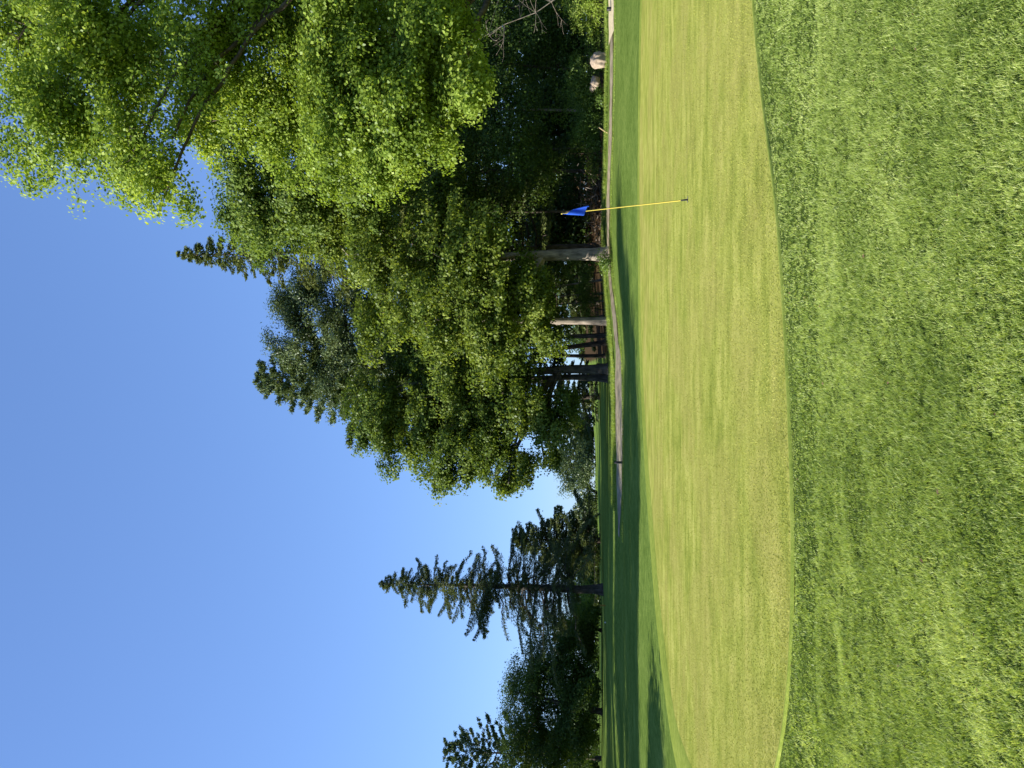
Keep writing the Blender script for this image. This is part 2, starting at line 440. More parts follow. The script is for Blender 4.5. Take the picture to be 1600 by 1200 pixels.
def grass_obj(name, parts):
    V = []; Qs = []; Ts = []; tq = []; tt = []; n = 0
    for v, q, t, tone in parts:
        V.append(v)
        if q is not None: Qs.append(q + n); tq.append(tone)
        Ts.append(t + n); tt.append(tone); n += len(v)
    fl = []; fa = []
    if Qs: fl.append(np.concatenate(Qs)); fa += tq
    fl.append(np.concatenate(Ts)); fa += tt
    o = build(name, np.concatenate(V), fl, M_GRASS, face_attrs={'tone': np.concatenate(fa)})
    return tag(o, kind='stuff')
GR = [rough_patch(1, 34000, 1.9, 3.7, .5, 10, .025, .0024, 2),
      rough_patch(2, 52000, 3.6, 5.7, .6, 9, .025, .0035, 1),
      rough_patch(3, 60000, 5.6, 9.6, 1.2, 6, .025, .0052, 1)]
grass = grass_obj('rough_grass', GR)
tag(grass, 'thick uneven grass of the rough in front of the pale green', 'grass')
def turf_obj(name, P, hgt, wid, mat, seed, spread=.5, tone0=.45, tvar=.5):
    rng = np.random.default_rng(seed); m = len(P); z = zt(P[:, 0], P[:, 1]) + .003
    base = np.c_[P, z]; an = rng.uniform(0, PI, m); s_ = np.c_[np.cos(an), np.sin(an), np.zeros(m)] * (wid * rng.uniform(.6, 1.4, m))[:, None] / 2
    tip = base + np.c_[rng.normal(0, spread, (m, 2)), np.ones(m)] * (hgt * rng.uniform(.5, 1.4, m))[:, None]
    V = np.stack([base - s_, base + s_, tip], 1).reshape(-1, 3)
    tone = np.clip(tone0 + tvar * (vnoise(P[:, 0] * .5, P[:, 1], .5) - .5) + rng.normal(0, .16, m), 0, 1)
    o = build(name, V, np.arange(m * 3).reshape(-1, 3), mat, face_attrs={'tone': tone}); o['kind'] = 'stuff'; return o
rng = np.random.default_rng(5)
yy = 6.2 + 12 * rng.random(200000) ** 1.5; P = np.stack([rng.uniform(-1, 1, len(yy)) * (yy * .52 + .6), yy], -1)
P = P[inside(P, outl - on * .02)]
M_CUT = leaf_mat('cut_blade', (.20, .23, .040), (.34, .355, .070), (.50, .48, .14), .25, 0.004)
tag(turf_obj('green_grass', P, .009, .010, M_CUT, 6, .8), 'close cut pale turf of the putting green', 'grass')
n_ = 42000; xb = rng.uniform(-6, 24, n_); yb = path_y(xb) + 1.15 + np.abs(rng.normal(0, 1.5, n_)) * (.5 + .9 * vnoise(xb, xb * 0, 1.3)); P = np.stack([xb, yb], -1)
tag(turf_obj('bank_grass', P, .13, .022, M_GRASS, 7, .5, .32), 'ragged uncut grass on the bank above the path', 'grass')
n_ = 9000; xb = rng.uniform(-7, 24, n_); yb = path_y(xb) - 1.1 - np.abs(rng.normal(0, .25, n_)); P = np.stack([xb, yb], -1)
tag(turf_obj('path_edge_grass', P, .06, .02, M_GRASS, 8, .5, .32), 'short ragged grass along the near edge of the path', 'grass')
rng = np.random.default_rng(9)
C = np.stack([rng.uniform(-4, 4, 130), 2.2 + 5 * rng.random(130), np.zeros(130)], -1); C[:, 2] = zt(C[:, 0], C[:, 1]) + zrough(C[:, 0], C[:, 1]) + .012
C = C[~inside(C[:, :2], outl)]
nn_ = len(C); an = rng.uniform(0, 2 * PI, nn_); a_ = np.c_[np.cos(an), np.sin(an), rng.normal(0, .25, nn_)] * rng.uniform(.006, .017, nn_)[:, None]; b_ = np.c_[-np.sin(an), np.cos(an), rng.normal(0, .3, nn_)] * rng.uniform(.003, .008, nn_)[:, None]
lit = build('leaf_litter', np.stack([C - a_, C + b_, C + a_, C - b_], 1).reshape(-1, 3), np.arange(nn_ * 4).reshape(-1, 4), M_DEADLEAF, face_attrs={'tone': rng.random(nn_)})
tag(lit, 'scattered tan bits of dead leaf lying in the near rough', 'litter', kind='stuff')
# soil under the blades
gx2 = np.arange(-8, 8.01, .08); gy2 = np.arange(.4, 9.6, .08)
X, Y = np.meshgrid(gx2, gy2); Z = zt(X, Y) - .012 + zrough(X, Y)
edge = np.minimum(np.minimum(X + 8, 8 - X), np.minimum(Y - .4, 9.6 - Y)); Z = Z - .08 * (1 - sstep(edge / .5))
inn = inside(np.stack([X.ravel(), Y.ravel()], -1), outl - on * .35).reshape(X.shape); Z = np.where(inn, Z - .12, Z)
nx = len(gx2); ny = len(gy2); i = np.arange(ny - 1)[:, None] * nx + np.arange(nx - 1)[None, :]
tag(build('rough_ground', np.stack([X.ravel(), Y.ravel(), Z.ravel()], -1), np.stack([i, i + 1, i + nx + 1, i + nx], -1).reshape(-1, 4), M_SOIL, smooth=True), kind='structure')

# ------------------------------------------------------------------ trees
def bez(p0, p1, p2, n):
    t = np.linspace(0, 1, n)[:, None]; return (1 - t) ** 2 * p0 + 2 * t * (1 - t) * p1 + t * t * p2

def leaf_quads(rng, C, tone, ln, wd, flat=.7, hang=.25, fold=False, bias=None):
    n = len(C)
    nrm = rng.normal(0, 1, (n, 3)); nrm /= np.linalg.norm(nrm, axis=1)[:, None]
    nrm *= .75; nrm += np.array((0, 0, flat)) + (0 if bias is None else bias); nrm /= np.linalg.norm(nrm, axis=1)[:, None]
    a = rng.normal(0, 1, (n, 3)); a[:, 2] -= hang; a -= nrm * (a * nrm).sum(1)[:, None]; a /= np.linalg.norm(a, axis=1)[:, None] + 1e-9
    b = np.cross(nrm, a)
    k = rng.uniform(.65, 1.35, n)[:, None]
    A = a * ln * k / 2; B = b * wd * k / 2
    if fold:
        up = nrm * wd * .22 * k
        V = np.stack([C - A, C + B * .95 - A * .25 + up, C + A * .15, C - B * .95 - A * .25 + up, C + A + B * .0, C + B * .7 + A * .45 + up, C - B * .7 + A * .45 + up], 1)
        o = np.arange(n)[:, None] * 7
        Q = np.concatenate([o + np.array([[0, 1, 5, 2]]), o + np.array([[0, 2, 6, 3]])]); T = np.concatenate([o + np.array([[2, 5, 4]]), o + np.array([[2, 4, 6]])])
        return V.reshape(-1, 3), [Q, T], np.concatenate([tone] * 4)
    V = np.stack([C - A, C + B - A * .1, C + A, C - B - A * .1], 1).reshape(-1, 3)
    return V, [np.arange(n * 4).reshape(-1, 4)], tone

def lobe(xi, yi, d, rxi, ryi, rd, w=1.0, leafy=1.0):
    c = at(xi, yi, d); s = d / F
    return dict(c=c, r=np.array((ryi * s, rd, rxi * s)), w=w, leafy=leafy)

def broadleaf(name, label, base, lobes, r0=.25, top=None, trunk_pts=None, tips=260, per=60, leaf=(.10, .075), spread=.42, leafm=None, barkm=None,
              seed=0, group=None, cat='tree', hole=.36, fold=False, min_r=.007, flat=.4, twig_k=4, trunk=True, limb_r=9.):
    rng = np.random.default_rng(seed)
    bx, by = base; b0 = np.array((bx, by, float(zt(bx, by)) - .08))
    root = tag(empty(name, (bx, by, float(zt(bx, by)))), label, cat, group)
    cz = np.mean([l['c'] * l['w'] for l in lobes], 0) / np.mean([l['w'] for l in lobes])
    if top is None: top = np.array((cz[0] * .6 + bx * .4, cz[1] * .6 + by * .4, max(l['c'][2] for l in lobes)))
    if trunk_pts is None: trunk_pts = [b0 + (top - b0) * .33 + rng.normal(0, .12, 3) * [1, 1, 0], b0 + (top - b0) * .66 + rng.normal(0, .22, 3) * [1, 1, 0]]
    P = np.vstack([[b0], trunk_pts, [top]])
    s = np.r_[0, np.cumsum(np.linalg.norm(np.diff(P, axis=0), axis=1))]; nn = max(6, int(s[-1] / .45))
    t = np.linspace(0, s[-1], nn); TP = np.stack([np.interp(t, s, P[:, k]) for k in range(3)], -1)
    for _ in range(3): TP[1:-1] = (TP[:-2] + 2 * TP[1:-1] + TP[2:]) / 4
    h = t / t[-1]; TR = r0 * (1 - .80 * h) + r0 * .55 * np.exp(-t / .32)
    if trunk:
        tt_ = np.r_[0, .12, .25, .42, t[t > .6]]; TP2 = np.stack([np.interp(tt_, t, TP[:, q]) for q in range(3)], -1); TR2 = r0 * (1 - .80 * tt_ / t[-1])
        mb = MB(); mb.tube(TP2, TR2, 16, -.0 + .14, rng, .42 * np.exp(-tt_ / .28)); mb.build('trunk', barkm, root)
    allC = []; allT = []; allB = []
    for l in lobes:
        c, r = l['c'], l['r']
        nt = max(4, int(tips * l['w']))
        # where the limb leaves the trunk
        hd = np.hypot(*(TP[:, :2] - c[:2]).T); want = c[2] - .55 * hd
        k = int(np.argmin(np.abs(TP[:, 2] - np.clip(want, TP[0, 2] + .25 * (TP[-1, 2] - TP[0, 2]), TP[-1, 2]))))
        p0 = TP[k]; ctrl = (p0 + c) / 2 + np.array((0, 0, .18 * np.linalg.norm(c - p0))) + rng.normal(0, .15, 3)
        nl = max(5, int(np.linalg.norm(c - p0) / .5)); LP = bez(p0, ctrl, c, nl)
        wv_ = np.cumsum(rng.normal(0, .07, (nl, 3)), 0); wv_ -= np.linspace(0, 1, nl)[:, None] * wv_[-1]; LP = LP + wv_ * np.sin(np.linspace(0, PI, nl))[:, None]
        rl = min(limb_r, TR[k] * .7, .035 + .018 * np.linalg.norm(c - p0) + .02 * max(r)); LR = np.linspace(rl, max(rl * .35, min_r), nl)
        mb = MB(); mb.tube(LP, LR, 6)
        nodes = [LP[nl // 3:]]; nrad = [LR[nl // 3:]]
        # twig tips inside the lobe
        ns_ = max(5, nt // 7)
        d = rng.normal(0, 1, (ns_ * 3, 3)); d /= np.linalg.norm(d, axis=1)[:, None]
        sc = c + d * (rng.random(ns_ * 3) ** .38)[:, None] * r * .90
        hv = vnoise(sc[:, 0] + sc[:, 1] * .6 + seed, sc[:, 2] + sc[:, 1] * .5, max(.5, max(r) * .42))
        sc = (sc[hv > hole] if (hv > hole).sum() >= 3 else sc)[:ns_]
        si = rng.integers(0, len(sc), nt)
        g3 = np.clip(rng.normal(0, 1, (nt, 3)), -1.4, 1.4)
        tp = sc[si] + g3 * (.18 * r.mean() + .16) * np.array((1.1, 1.1, .55)) * rng.uniform(.6, 1.3, len(sc))[si][:, None]
        stone = rng.random(len(sc))
        kk = tp[:, 2] > zt(tp[:, 0], tp[:, 1]) + .15; tp = tp[kk]; st = stone[si[kk]]
        order = np.argsort(np.linalg.norm((tp - c) / r, axis=1)); tp = tp[order]; st = st[order]
        NP = np.concatenate(nodes); NR = np.concatenate(nrad)
        for p in tp:
            dd = np.linalg.norm(NP - p, axis=1) + .25 * np.maximum(0, NP[:, 2] - p[2])
            j = int(np.argmin(dd)); a = NP[j]; L = np.linalg.norm(p - a)
            if L < .05: continue
            n = int(np.clip(L / .3, 3, 7)); cc = (a + p) / 2 + rng.normal(0, .14 * L, 3) + np.array((0, 0, .12 * L))
            B = bez(a, cc, p, n); ra = min(NR[j] * .75, .006 + .011 * L + min_r); RR = np.linspace(ra, min_r * .6, n)
            mb.tube(B, RR, twig_k)
            NP = np.concatenate([NP, B[1:]]); NR = np.concatenate([NR, RR[1:]])
        mb.build('limb', barkm, root)
        if l['leafy'] > 0 and len(tp):
            m = max(1, int(per * l['leafy'])); idx = np.repeat(np.arange(len(tp)), m)
            ctone = .45 + .15 * (rng.random(len(tp)) - .5) + .34 * (st - .5) + .5 * (vnoise(tp[:, 0] * .8 + tp[:, 1], tp[:, 2], 1.4) - .5)
            cs = spread * rng.uniform(.6, 1.4, len(tp))
            C = tp[idx] + np.clip(rng.normal(0, 1, (len(idx), 3)), -1.45, 1.45) * cs[idx][:, None] * np.array((1, 1, .62))
            ob = C - tp[idx]; ob /= np.linalg.norm(ob, axis=1)[:, None] + 1e-6; ol = (tp[idx] - c) / r; ol /= np.linalg.norm(ol, axis=1)[:, None] + 1e-6
            allB.append(ob * .55 + ol * .55)
            allC.append(C); allT.append(np.clip(ctone[idx] + rng.normal(0, .16, len(idx)), 0, 1))
    if allC:
        C = np.concatenate(allC); tn = np.concatenate(allT); bi = np.concatenate(allB)
        ok = C[:, 2] > zt(C[:, 0], C[:, 1]) + .03; C = C[ok]; tn = tn[ok]; bi = bi[ok]
        V, fl, tone = leaf_quads(rng, C, tn, leaf[0], leaf[1], flat, .25, fold, bi)
        build('crown', V, fl, leafm, root, face_attrs={'tone': tone})
    return root

def conifer(name, label, base, H, prof, nb=70, z0=.12, droop=.25, rise=.1, dens=60, spray=(.34, .10), r0=.22, leafm=None, barkm=None, seed=0,
            group=None, lean=(0, 0), gaps=.0, side=.45, tuft=False, irregular=.3, start=.15, wild=.0, hang=.055):
    rng = np.random.default_rng(seed); bx, by = base; gz = float(zt(bx, by)); b0 = np.array((bx, by, gz - .08))
    root = tag(empty(name, (bx, by, gz)), label, 'tree', group)
    top = np.array((bx + lean[0], by + lean[1], gz + H)); n = 22; h = np.linspace(0, 1, n)
    TP = b0 + (top - b0) * h[:, None]; TP[2:-1, :2] += rng.normal(0, .025, (n - 3, 2))
    mb = MB(); mb.tube(TP, r0 * (1 - .95 * h) + r0 * .4 * np.exp(-h * H / .35), 9, .12, rng); mb.build('trunk', barkm, root)
    bw = MB(); C = []; A = []; T = []
    for i in range(nb):
        f = z0 + (1 - z0) * ((i + rng.random()) / nb) ** .92
        if rng.random() < gaps: continue
        az = i * 2.399 + rng.normal(0, .35)
        L = float(prof(f, az)) * (1 - irregular + irregular * 1.5 * rng.random())
        if L < .12: L = .12
        p0 = b0 + (top - b0) * f; dv = np.array((math.cos(az), math.sin(az), 0.))
        n_ = 7; s = np.linspace(0, 1, n_)[:, None]; rs = rise + rng.normal(0, wild) if wild else rise
        B = p0 + dv * L * s + np.array((0, 0, 1.)) * L * (rs * s - droop * s * s + (.28 * droop) * s ** 4)
        B[1:] += rng.normal(0, .02 * L, (n_ - 1, 3))
        bw.tube(B, np.linspace(min(.012 + .013 * L, r0 * (1 - f) + .01), .005, n_), 4)
        m = int(dens * (L + .25) * rng.uniform(.6, 1.3)); ss = start + (1.06 - start) * rng.random(m) ** .95
        bp = np.stack([np.interp(ss, s[:, 0], B[:, k]) for k in range(3)], -1)
        sd = np.array((-dv[1], dv[0], 0.)); sgn = np.where(rng.random(m) < .5, -1, 1)
        wmax = side * L * (1.08 - ss) * np.clip(ss * 3, .3, 1) + .06
        if tuft:
            # needle plumes gathered at twig ends
            nt = max(3, m // 14); ts = start + (1.0 - start) * rng.random(nt) ** .7; tsg = np.where(rng.random(nt) < .5, -1, 1)
            tw = side * L * (1.08 - ts) * rng.random(nt)
            tp = np.stack([np.interp(ts, s[:, 0], B[:, k]) for k in range(3)], -1) + sd * (tsg * tw)[:, None] + np.array((0, 0, 1.)) * (.10 + .25 * tw)[:, None] * rng.uniform(-.3, 1, nt)[:, None]
            idx = rng.integers(0, nt, m); c = tp[idx] + rng.normal(0, .10, (m, 3)) * [1, 1, .7]
            ax = dv * .5 + sd * (tsg[idx] * .4)[:, None] + np.array((0, 0, .75)) + rng.normal(0, .6, (m, 3))
            tone = np.clip(.35 + .3 * rng.random(nt)[idx] + rng.normal(0, .15, m), 0, 1)
        else:
            w = rng.random(m) ** .8 * wmax
            nq = 7 + int(L * 3); sq = np.floor(ss * nq) / nq; bp = np.stack([np.interp(sq, s[:, 0], B[:, k]) for k in range(3)], -1)
            c = bp + sd * (sgn * w)[:, None] + dv * (w * .65 + .02)[:, None]; c[:, 2] -= np.abs(rng.normal(0, hang, m)) + .25 * w * droop; c += rng.normal(0, .03, (m, 3))
            ax = dv * .9 + sd * (sgn * .7)[:, None] + np.array((0, 0, -.25 * droop)) + rng.normal(0, .45, (m, 3)); ax[:, 2] -= .3
            tone = np.clip(.28 + .3 * rng.random() + .22 * ss + rng.normal(0, .16, m), 0, 1)
        C.append(c); A.append(ax); T.append(tone)
    bw.build('branchwork', barkm, root)['kind'] = 'stuff'
    C = np.concatenate(C); A = np.concatenate(A); T = np.concatenate(T); m = len(C)
    ok = C[:, 2] > zt(C[:, 0], C[:, 1]) + .03; C, A, T = C[ok], A[ok], T[ok]; m = len(C)
    A /= np.linalg.norm(A, axis=1)[:, None]; r = rng.normal(0, 1, (m, 3)); b = np.cross(A, r); b /= np.linalg.norm(b, axis=1)[:, None]
    k = rng.uniform(.6, 1.4, m)[:, None]; A = A * spray[0] * k / 2; b = b * spray[1] * k / 2
    V = np.stack([C - A, C + b - A * .2, C + A, C - b - A * .2], 1).reshape(-1, 3)
    build('crown', V, np.arange(m * 4).reshape(-1, 4), leafm, root, face_attrs={'tone': T})
    return root

def xy(yi, d, xi=940):
    p = at(xi, yi, d); return (float(p[0]), float(p[1]))
def height_to(xi, yi, d, base):
    return float(at(xi, yi, d)[2] - zt(*base))

WOODS = 'trees at the edge of the woods beyond the green'
FARG = 'trees at the far side of the fairway'

# A: big maple whose trunk stands beyond the frame, boughs hanging into it
broadleaf('maple_tree', 'tall bright maple with long boughs hanging high over the green', (17.0, 26.0),
    [lobe(30, 60, 24, 150, 170, 3.0, 1.5), lobe(130, 150, 23, 110, 150, 2.4, 1.25), lobe(60, 200, 22.5, 85, 95, 1.8, .7, .9), lobe(205, 255, 22.5, 65, 75, 1.5, .5, .8), lobe(262, 295, 22, 48, 42, 1.0, .2, .6), lobe(235, 190, 22, 70, 90, 1.2, .35, .12), lobe(270, 215, 22.3, 45, 60, 1.0, .22, .15),
     lobe(190, 40, 25, 90, 120, 2.6, .8), lobe(260, 70, 23.5, 60, 90, 1.8, .3, .4), lobe(340, 70, 24, 90, 150, 2.8, 1.0), lobe(330, 190, 25.5, 60, 60, 1.5, .35)],
    r0=.38, top=np.array((16.0, 25.0, 21.0)), tips=270, per=62, leaf=(.115, .085), spread=.25, leafm=M_MAPLE, barkm=M_BARK, seed=11, group=WOODS, hole=.48, min_r=.011, limb_r=.11)
broadleaf('maple_tree', 'bright yellow-green maple with layered lower boughs reaching to the dark undergrowth', (19.0, 30.0),
    [lobe(430, 60, 27, 110, 150, 3.0, 1.3), lobe(440, 190, 28, 90, 80, 2.0, .55), lobe(540, 60, 26, 100, 150, 3.0, 1.2), lobe(560, 170, 25, 90, 90, 2.0, .85), lobe(640, 180, 24.5, 70, 75, 1.7, .55), lobe(600, 240, 25, 55, 50, 1.3, .3),
     lobe(660, 70, 25, 80, 90, 2.2, .6), lobe(725, 150, 24.5, 45, 60, 1.3, .28), lobe(700, 20, 26, 60, 70, 2, .4), lobe(520, 230, 27, 70, 70, 1.6, .4)],
    r0=.3, tips=340, per=84, leaf=(.115, .088), spread=.27, leafm=M_MAPLE, barkm=M_BARK, seed=12, group=WOODS, fold=False)
# B: duller tree behind the maple
broadleaf('aspen_tree', 'dull green small-leaved tree between the maple boughs and the spruce spire', xy(268, 45),
    [lobe(390, 250, 36, 60, 90, 3, .6), lobe(430, 310, 37, 60, 70, 2.6, .55), lobe(480, 250, 37, 90, 110, 3.4, 1.1), lobe(400, 385, 40, 32, 34, 1.2, .14), lobe(560, 280, 37, 80, 80, 3, .7), lobe(372, 330, 37, 38, 45, 1.6, .35), lobe(430, 350, 38.5, 55, 40, 2, .35), lobe(490, 330, 38.5, 60, 50, 2.2, .45)],
    r0=.10, tips=330, per=50, leaf=(.15, .115), spread=.27, leafm=M_BIRCH, barkm=M_BARK, seed=13, group=WOODS, hole=.4)
# C: spruce spire
b = xy(386, 45)
conifer('spruce_tree', 'narrow dark spruce spire rising above the other woods trees', b, height_to(277, 386, 45, b), lambda f, a: (.30 + 5.6 * (1 - f) ** .88), nb=190, z0=.12, droop=.35, rise=.12, dens=90, spray=(.24, .075), leafm=M_SPRUCE_OLIVE, barkm=M_BARK, seed=14, group=WOODS)
# D: yellow-green tree with the stout pale trunk
b = xy(397, 40.5)
broadleaf('maple_tree', 'speckled yellow-green tree on a stout pale trunk beside the path', b,
    [lobe(520, 370, 40, 70, 60, 2.2, .5), lobe(590, 420, 39, 80, 80, 2.6, .8), lobe(690, 410, 38.5, 80, 100, 2.8, .9), lobe(660, 490, 38.5, 75, 75, 2.3, .75), lobe(750, 480, 38, 70, 80, 2.3, .75), lobe(770, 400, 38, 65, 85, 2.4, .6, .8), lobe(770, 555, 38.5, 45, 45, 1.5, .28), lobe(590, 510, 39.5, 45, 50, 1.6, .28), lobe(690, 320, 40, 80, 70, 2.2, .5), lobe(835, 455, 39, 36, 45, 1.6, .35), lobe(850, 520, 40, 28, 34, 1.4, .2)],
    r0=.34, top=at(560, 405, 40.5), trunk_pts=[at(880, 398, 40.5), at(815, 401, 40.5), at(700, 404, 40.5)], tips=330, per=50, leaf=(.15, .115), spread=.27, leafm=M_LIME, barkm=M_BARK_PALE, seed=15, group=WOODS, hole=.4)
# E: white pines behind
broadleaf('pine_tree', 'broad blue-green tree with a rounded top behind the speckled tree', xy(500, 50),
    [lobe(462, 478, 50, 42, 45, 2.2, .6), lobe(475, 440, 49.5, 45, 34, 1.8, .4), lobe(458, 528, 50, 42, 40, 2.2, .6), lobe(520, 600, 50, 60, 50, 2.2, .6), lobe(530, 470, 49, 60, 50, 2.6, .6), lobe(540, 530, 49, 60, 55, 2.6, .7), lobe(610, 540, 49, 55, 50, 2.4, .5), lobe(610, 480, 50, 50, 50, 2.4, .4), lobe(690, 550, 49, 55, 50, 2.4, .4)],
    r0=.28, tips=250, per=60, leaf=(.15, .075), spread=.34, leafm=M_PINE, barkm=M_BARK, seed=16, group=WOODS, hole=.4)
b = xy(590, 52)
conifer('pine_tree', 'tall blue-green pine with feathery tiers on the skyline of the woods', b, height_to(405, 588, 52, b), lambda f, a: (.6 + 8.4 * (1 - f) ** .75), nb=165, z0=.22, droop=.02, rise=.28, dens=190, spray=(.24, .08), leafm=M_PINE, barkm=M_BARK, seed=17, group=WOODS, tuft=True, side=.42)
# F: oak at the end of the woods
b = xy(577, 45.5)
broadleaf('oak_tree', 'spreading oak with outward leafy boughs at the open end of the woods', b,
    [lobe(590, 630, 46, 60, 60, 3, .7), lobe(575, 675, 45.5, 34, 34, 1.6, .25), lobe(690, 600, 44.5, 80, 80, 3, .85), lobe(640, 690, 45, 62, 55, 2.2, .6), lobe(720, 690, 44.5, 65, 60, 2.4, .65), lobe(790, 640, 44, 65, 70, 2.6, .75), lobe(795, 560, 44, 60, 70, 2.4, .6), lobe(860, 655, 44, 42, 52, 1.8, .4), lobe(800, 715, 44.5, 40, 40, 1.5, .3), lobe(795, 758, 44.5, 22, 22, .8, .14), lobe(700, 745, 45, 36, 26, 1.0, .2), lobe(745, 735, 45, 30, 28, 1.0, .18), lobe(755, 700, 45, 45, 40, 1.6, .35), lobe(670, 655, 45, 50, 50, 2, .4), lobe(850, 715, 45, 22, 20, .8, .09), lobe(890, 630, 44, 22, 35, 1.2, .14)],
    r0=.30, top=at(640, 600, 45.5), trunk_pts=[at(890, 577, 45.5), at(780, 583, 45.5)], tips=330, per=50, leaf=(.15, .115), spread=.27, leafm=M_OAK, barkm=M_BARK_GREY, seed=18, group=WOODS, hole=.28)
b = xy(592, 46.5)
broadleaf('oak_tree', 'slim dark tree leaning close beside the oak trunk', b, [lobe(700, 640, 47, 60, 60, 2, .4), lobe(620, 650, 47, 60, 40, 2, .4)], r0=.2, top=at(650, 640, 47), trunk_pts=[at(890, 588, 46.5), at(800, 600, 47)], tips=200, per=50, leaf=(.11, .085), spread=.4, leafm=M_OAK, barkm=M_BARK_GREY, seed=19, group=WOODS)
# G: trunks between oak and speckled tree
for k, (yi, d, r, lab, tl, lb) in enumerate([
        (502, 42, .22, 'straight trunk with one sunlit edge standing between the oak and the stout pale trunk', 500, [lobe(800, 520, 43, 60, 60, 2.2, .5), lobe(862, 495, 43, 30, 45, 1.8, .35), lobe(720, 530, 44, 70, 60, 2.4, .5), lobe(640, 540, 46, 60, 50, 2.2, .4)]),
        (524, 46, .15, 'dark slim tree just beside the straight sunlit-edged trunk', 530, [lobe(760, 550, 47, 60, 50, 2, .4), lobe(860, 535, 46, 30, 35, 1.6, .3), lobe(650, 560, 48, 60, 50, 2, .4)]),
        (535, 49, .17, 'dark tree slanting toward the oak, half hidden in shade', 560, [lobe(700, 570, 50, 70, 60, 2.2, .5)]),
        (556, 51, .13, 'thin upright tree next to the oak trunk in the shade', 556, [lobe(740, 560, 52, 80, 50, 2.2, .5)])]):
    broadleaf('woods_tree', lab, xy(yi, d), lb, r0=r, top=at(660, tl, d), trunk_pts=[at(890, yi + (tl - yi) * .3, d), at(790, yi + (tl - yi) * .6, d)], tips=260, per=48, leaf=(.14, .11), spread=.32, leafm=M_DEEP if k else M_OAK, barkm=M_BARK_PALE if k == 0 else M_BARK, seed=20 + k, group=WOODS)
# inner woods: darker trees filling the depth
inner = [
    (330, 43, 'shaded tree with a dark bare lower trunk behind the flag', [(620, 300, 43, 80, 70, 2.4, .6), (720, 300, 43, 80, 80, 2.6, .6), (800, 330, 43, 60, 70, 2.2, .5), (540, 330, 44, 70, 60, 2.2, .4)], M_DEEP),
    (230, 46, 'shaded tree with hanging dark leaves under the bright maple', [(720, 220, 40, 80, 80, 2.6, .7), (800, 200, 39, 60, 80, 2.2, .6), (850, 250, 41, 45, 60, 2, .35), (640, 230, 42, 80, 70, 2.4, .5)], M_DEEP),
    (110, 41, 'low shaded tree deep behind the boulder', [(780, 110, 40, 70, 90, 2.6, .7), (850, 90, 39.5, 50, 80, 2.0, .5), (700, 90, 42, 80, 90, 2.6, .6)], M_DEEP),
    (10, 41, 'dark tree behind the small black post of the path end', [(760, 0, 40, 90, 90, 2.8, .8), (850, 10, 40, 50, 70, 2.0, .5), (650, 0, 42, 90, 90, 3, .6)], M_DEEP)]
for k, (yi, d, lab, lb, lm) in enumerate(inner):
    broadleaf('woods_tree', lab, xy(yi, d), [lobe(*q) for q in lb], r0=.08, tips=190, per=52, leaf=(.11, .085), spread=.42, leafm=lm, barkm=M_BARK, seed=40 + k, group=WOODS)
deep = [(470, 60, 'M'), (430, 66, 'S'), (360, 58, 'B'), (310, 64, 'S'), (265, 57, 'B'), (205, 62, 'S'), (160, 56, 'B'), (95, 60, 'B'), (40, 58, 'S'), (-20, 56, 'B'), (-90, 58, 'B'), (620, 70, 'S'), (140, 74, 'B'), (60, 76, 'B'), (235, 76, 'B'), (300, 80, 'B'), (375, 78, 'B'), (0, 72, 'B'), (440, 84, 'B')]
deeplab = ['far dim tree glimpsed behind the straight sunlit-edged trunk', 'dim conifer glimpsed behind the stout pale trunk', 'dim leafy tree far behind the stout pale trunk and flag', 'dim conifer glimpsed far behind the blue flag', 'dim leafy tree deep in the woods behind the leaning stake',
           'dim conifer deep in the woods behind the pale thin birch', 'dim leafy tree deep in the woods behind the second boulder', 'dim leafy tree deep in the woods behind the large boulder', 'dim conifer deep in the woods behind the pale end of the path', 'dim leafy tree deep in the woods at the frame edge behind the black post', 'dim leafy tree deep in the woods beyond the picture frame', 'small dim conifer behind the oak trunks', 'hindmost dim tree in line with the two stones', 'hindmost dim tree in line with the leafy bush', 'hindmost dim tree in line with the tall dark bush', 'hindmost dim tree in line with the brown dead branches', 'hindmost dim tree in line with the stout pale trunk', 'hindmost dim tree in line with the black post', 'hindmost dim tree in line with the leaning saplings']
for k, ((yi, d, kd), lab) in enumerate(zip(deep, deeplab)):
    b = xy(yi, d)
    if kd == 'S' or kd == 'M':
        conifer('spruce_tree' if kd == 'S' else 'pine_tree', lab, b, 15 + (k * 37 % 5) - (4 if yi > 600 else 0), lambda f, a: .3 + 4.2 * (1 - f) ** .7, nb=75, z0=.03, droop=.3, dens=45, spray=(.42, .16), leafm=M_SPRUCE, barkm=M_BARK, seed=60 + k, group='dim trees deep in the woods')
    else:
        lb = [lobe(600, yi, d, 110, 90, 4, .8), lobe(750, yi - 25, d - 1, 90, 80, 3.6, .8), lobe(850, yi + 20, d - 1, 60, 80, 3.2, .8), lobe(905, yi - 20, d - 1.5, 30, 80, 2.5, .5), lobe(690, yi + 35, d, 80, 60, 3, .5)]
        broadleaf('woods_tree', lab, b, lb, r0=.2, tips=130, per=60, leaf=(.22, .17), spread=.6, leafm=M_DEEP, barkm=M_BARK, seed=60 + k, group='dim trees deep in the woods', twig_k=3, hole=.2)

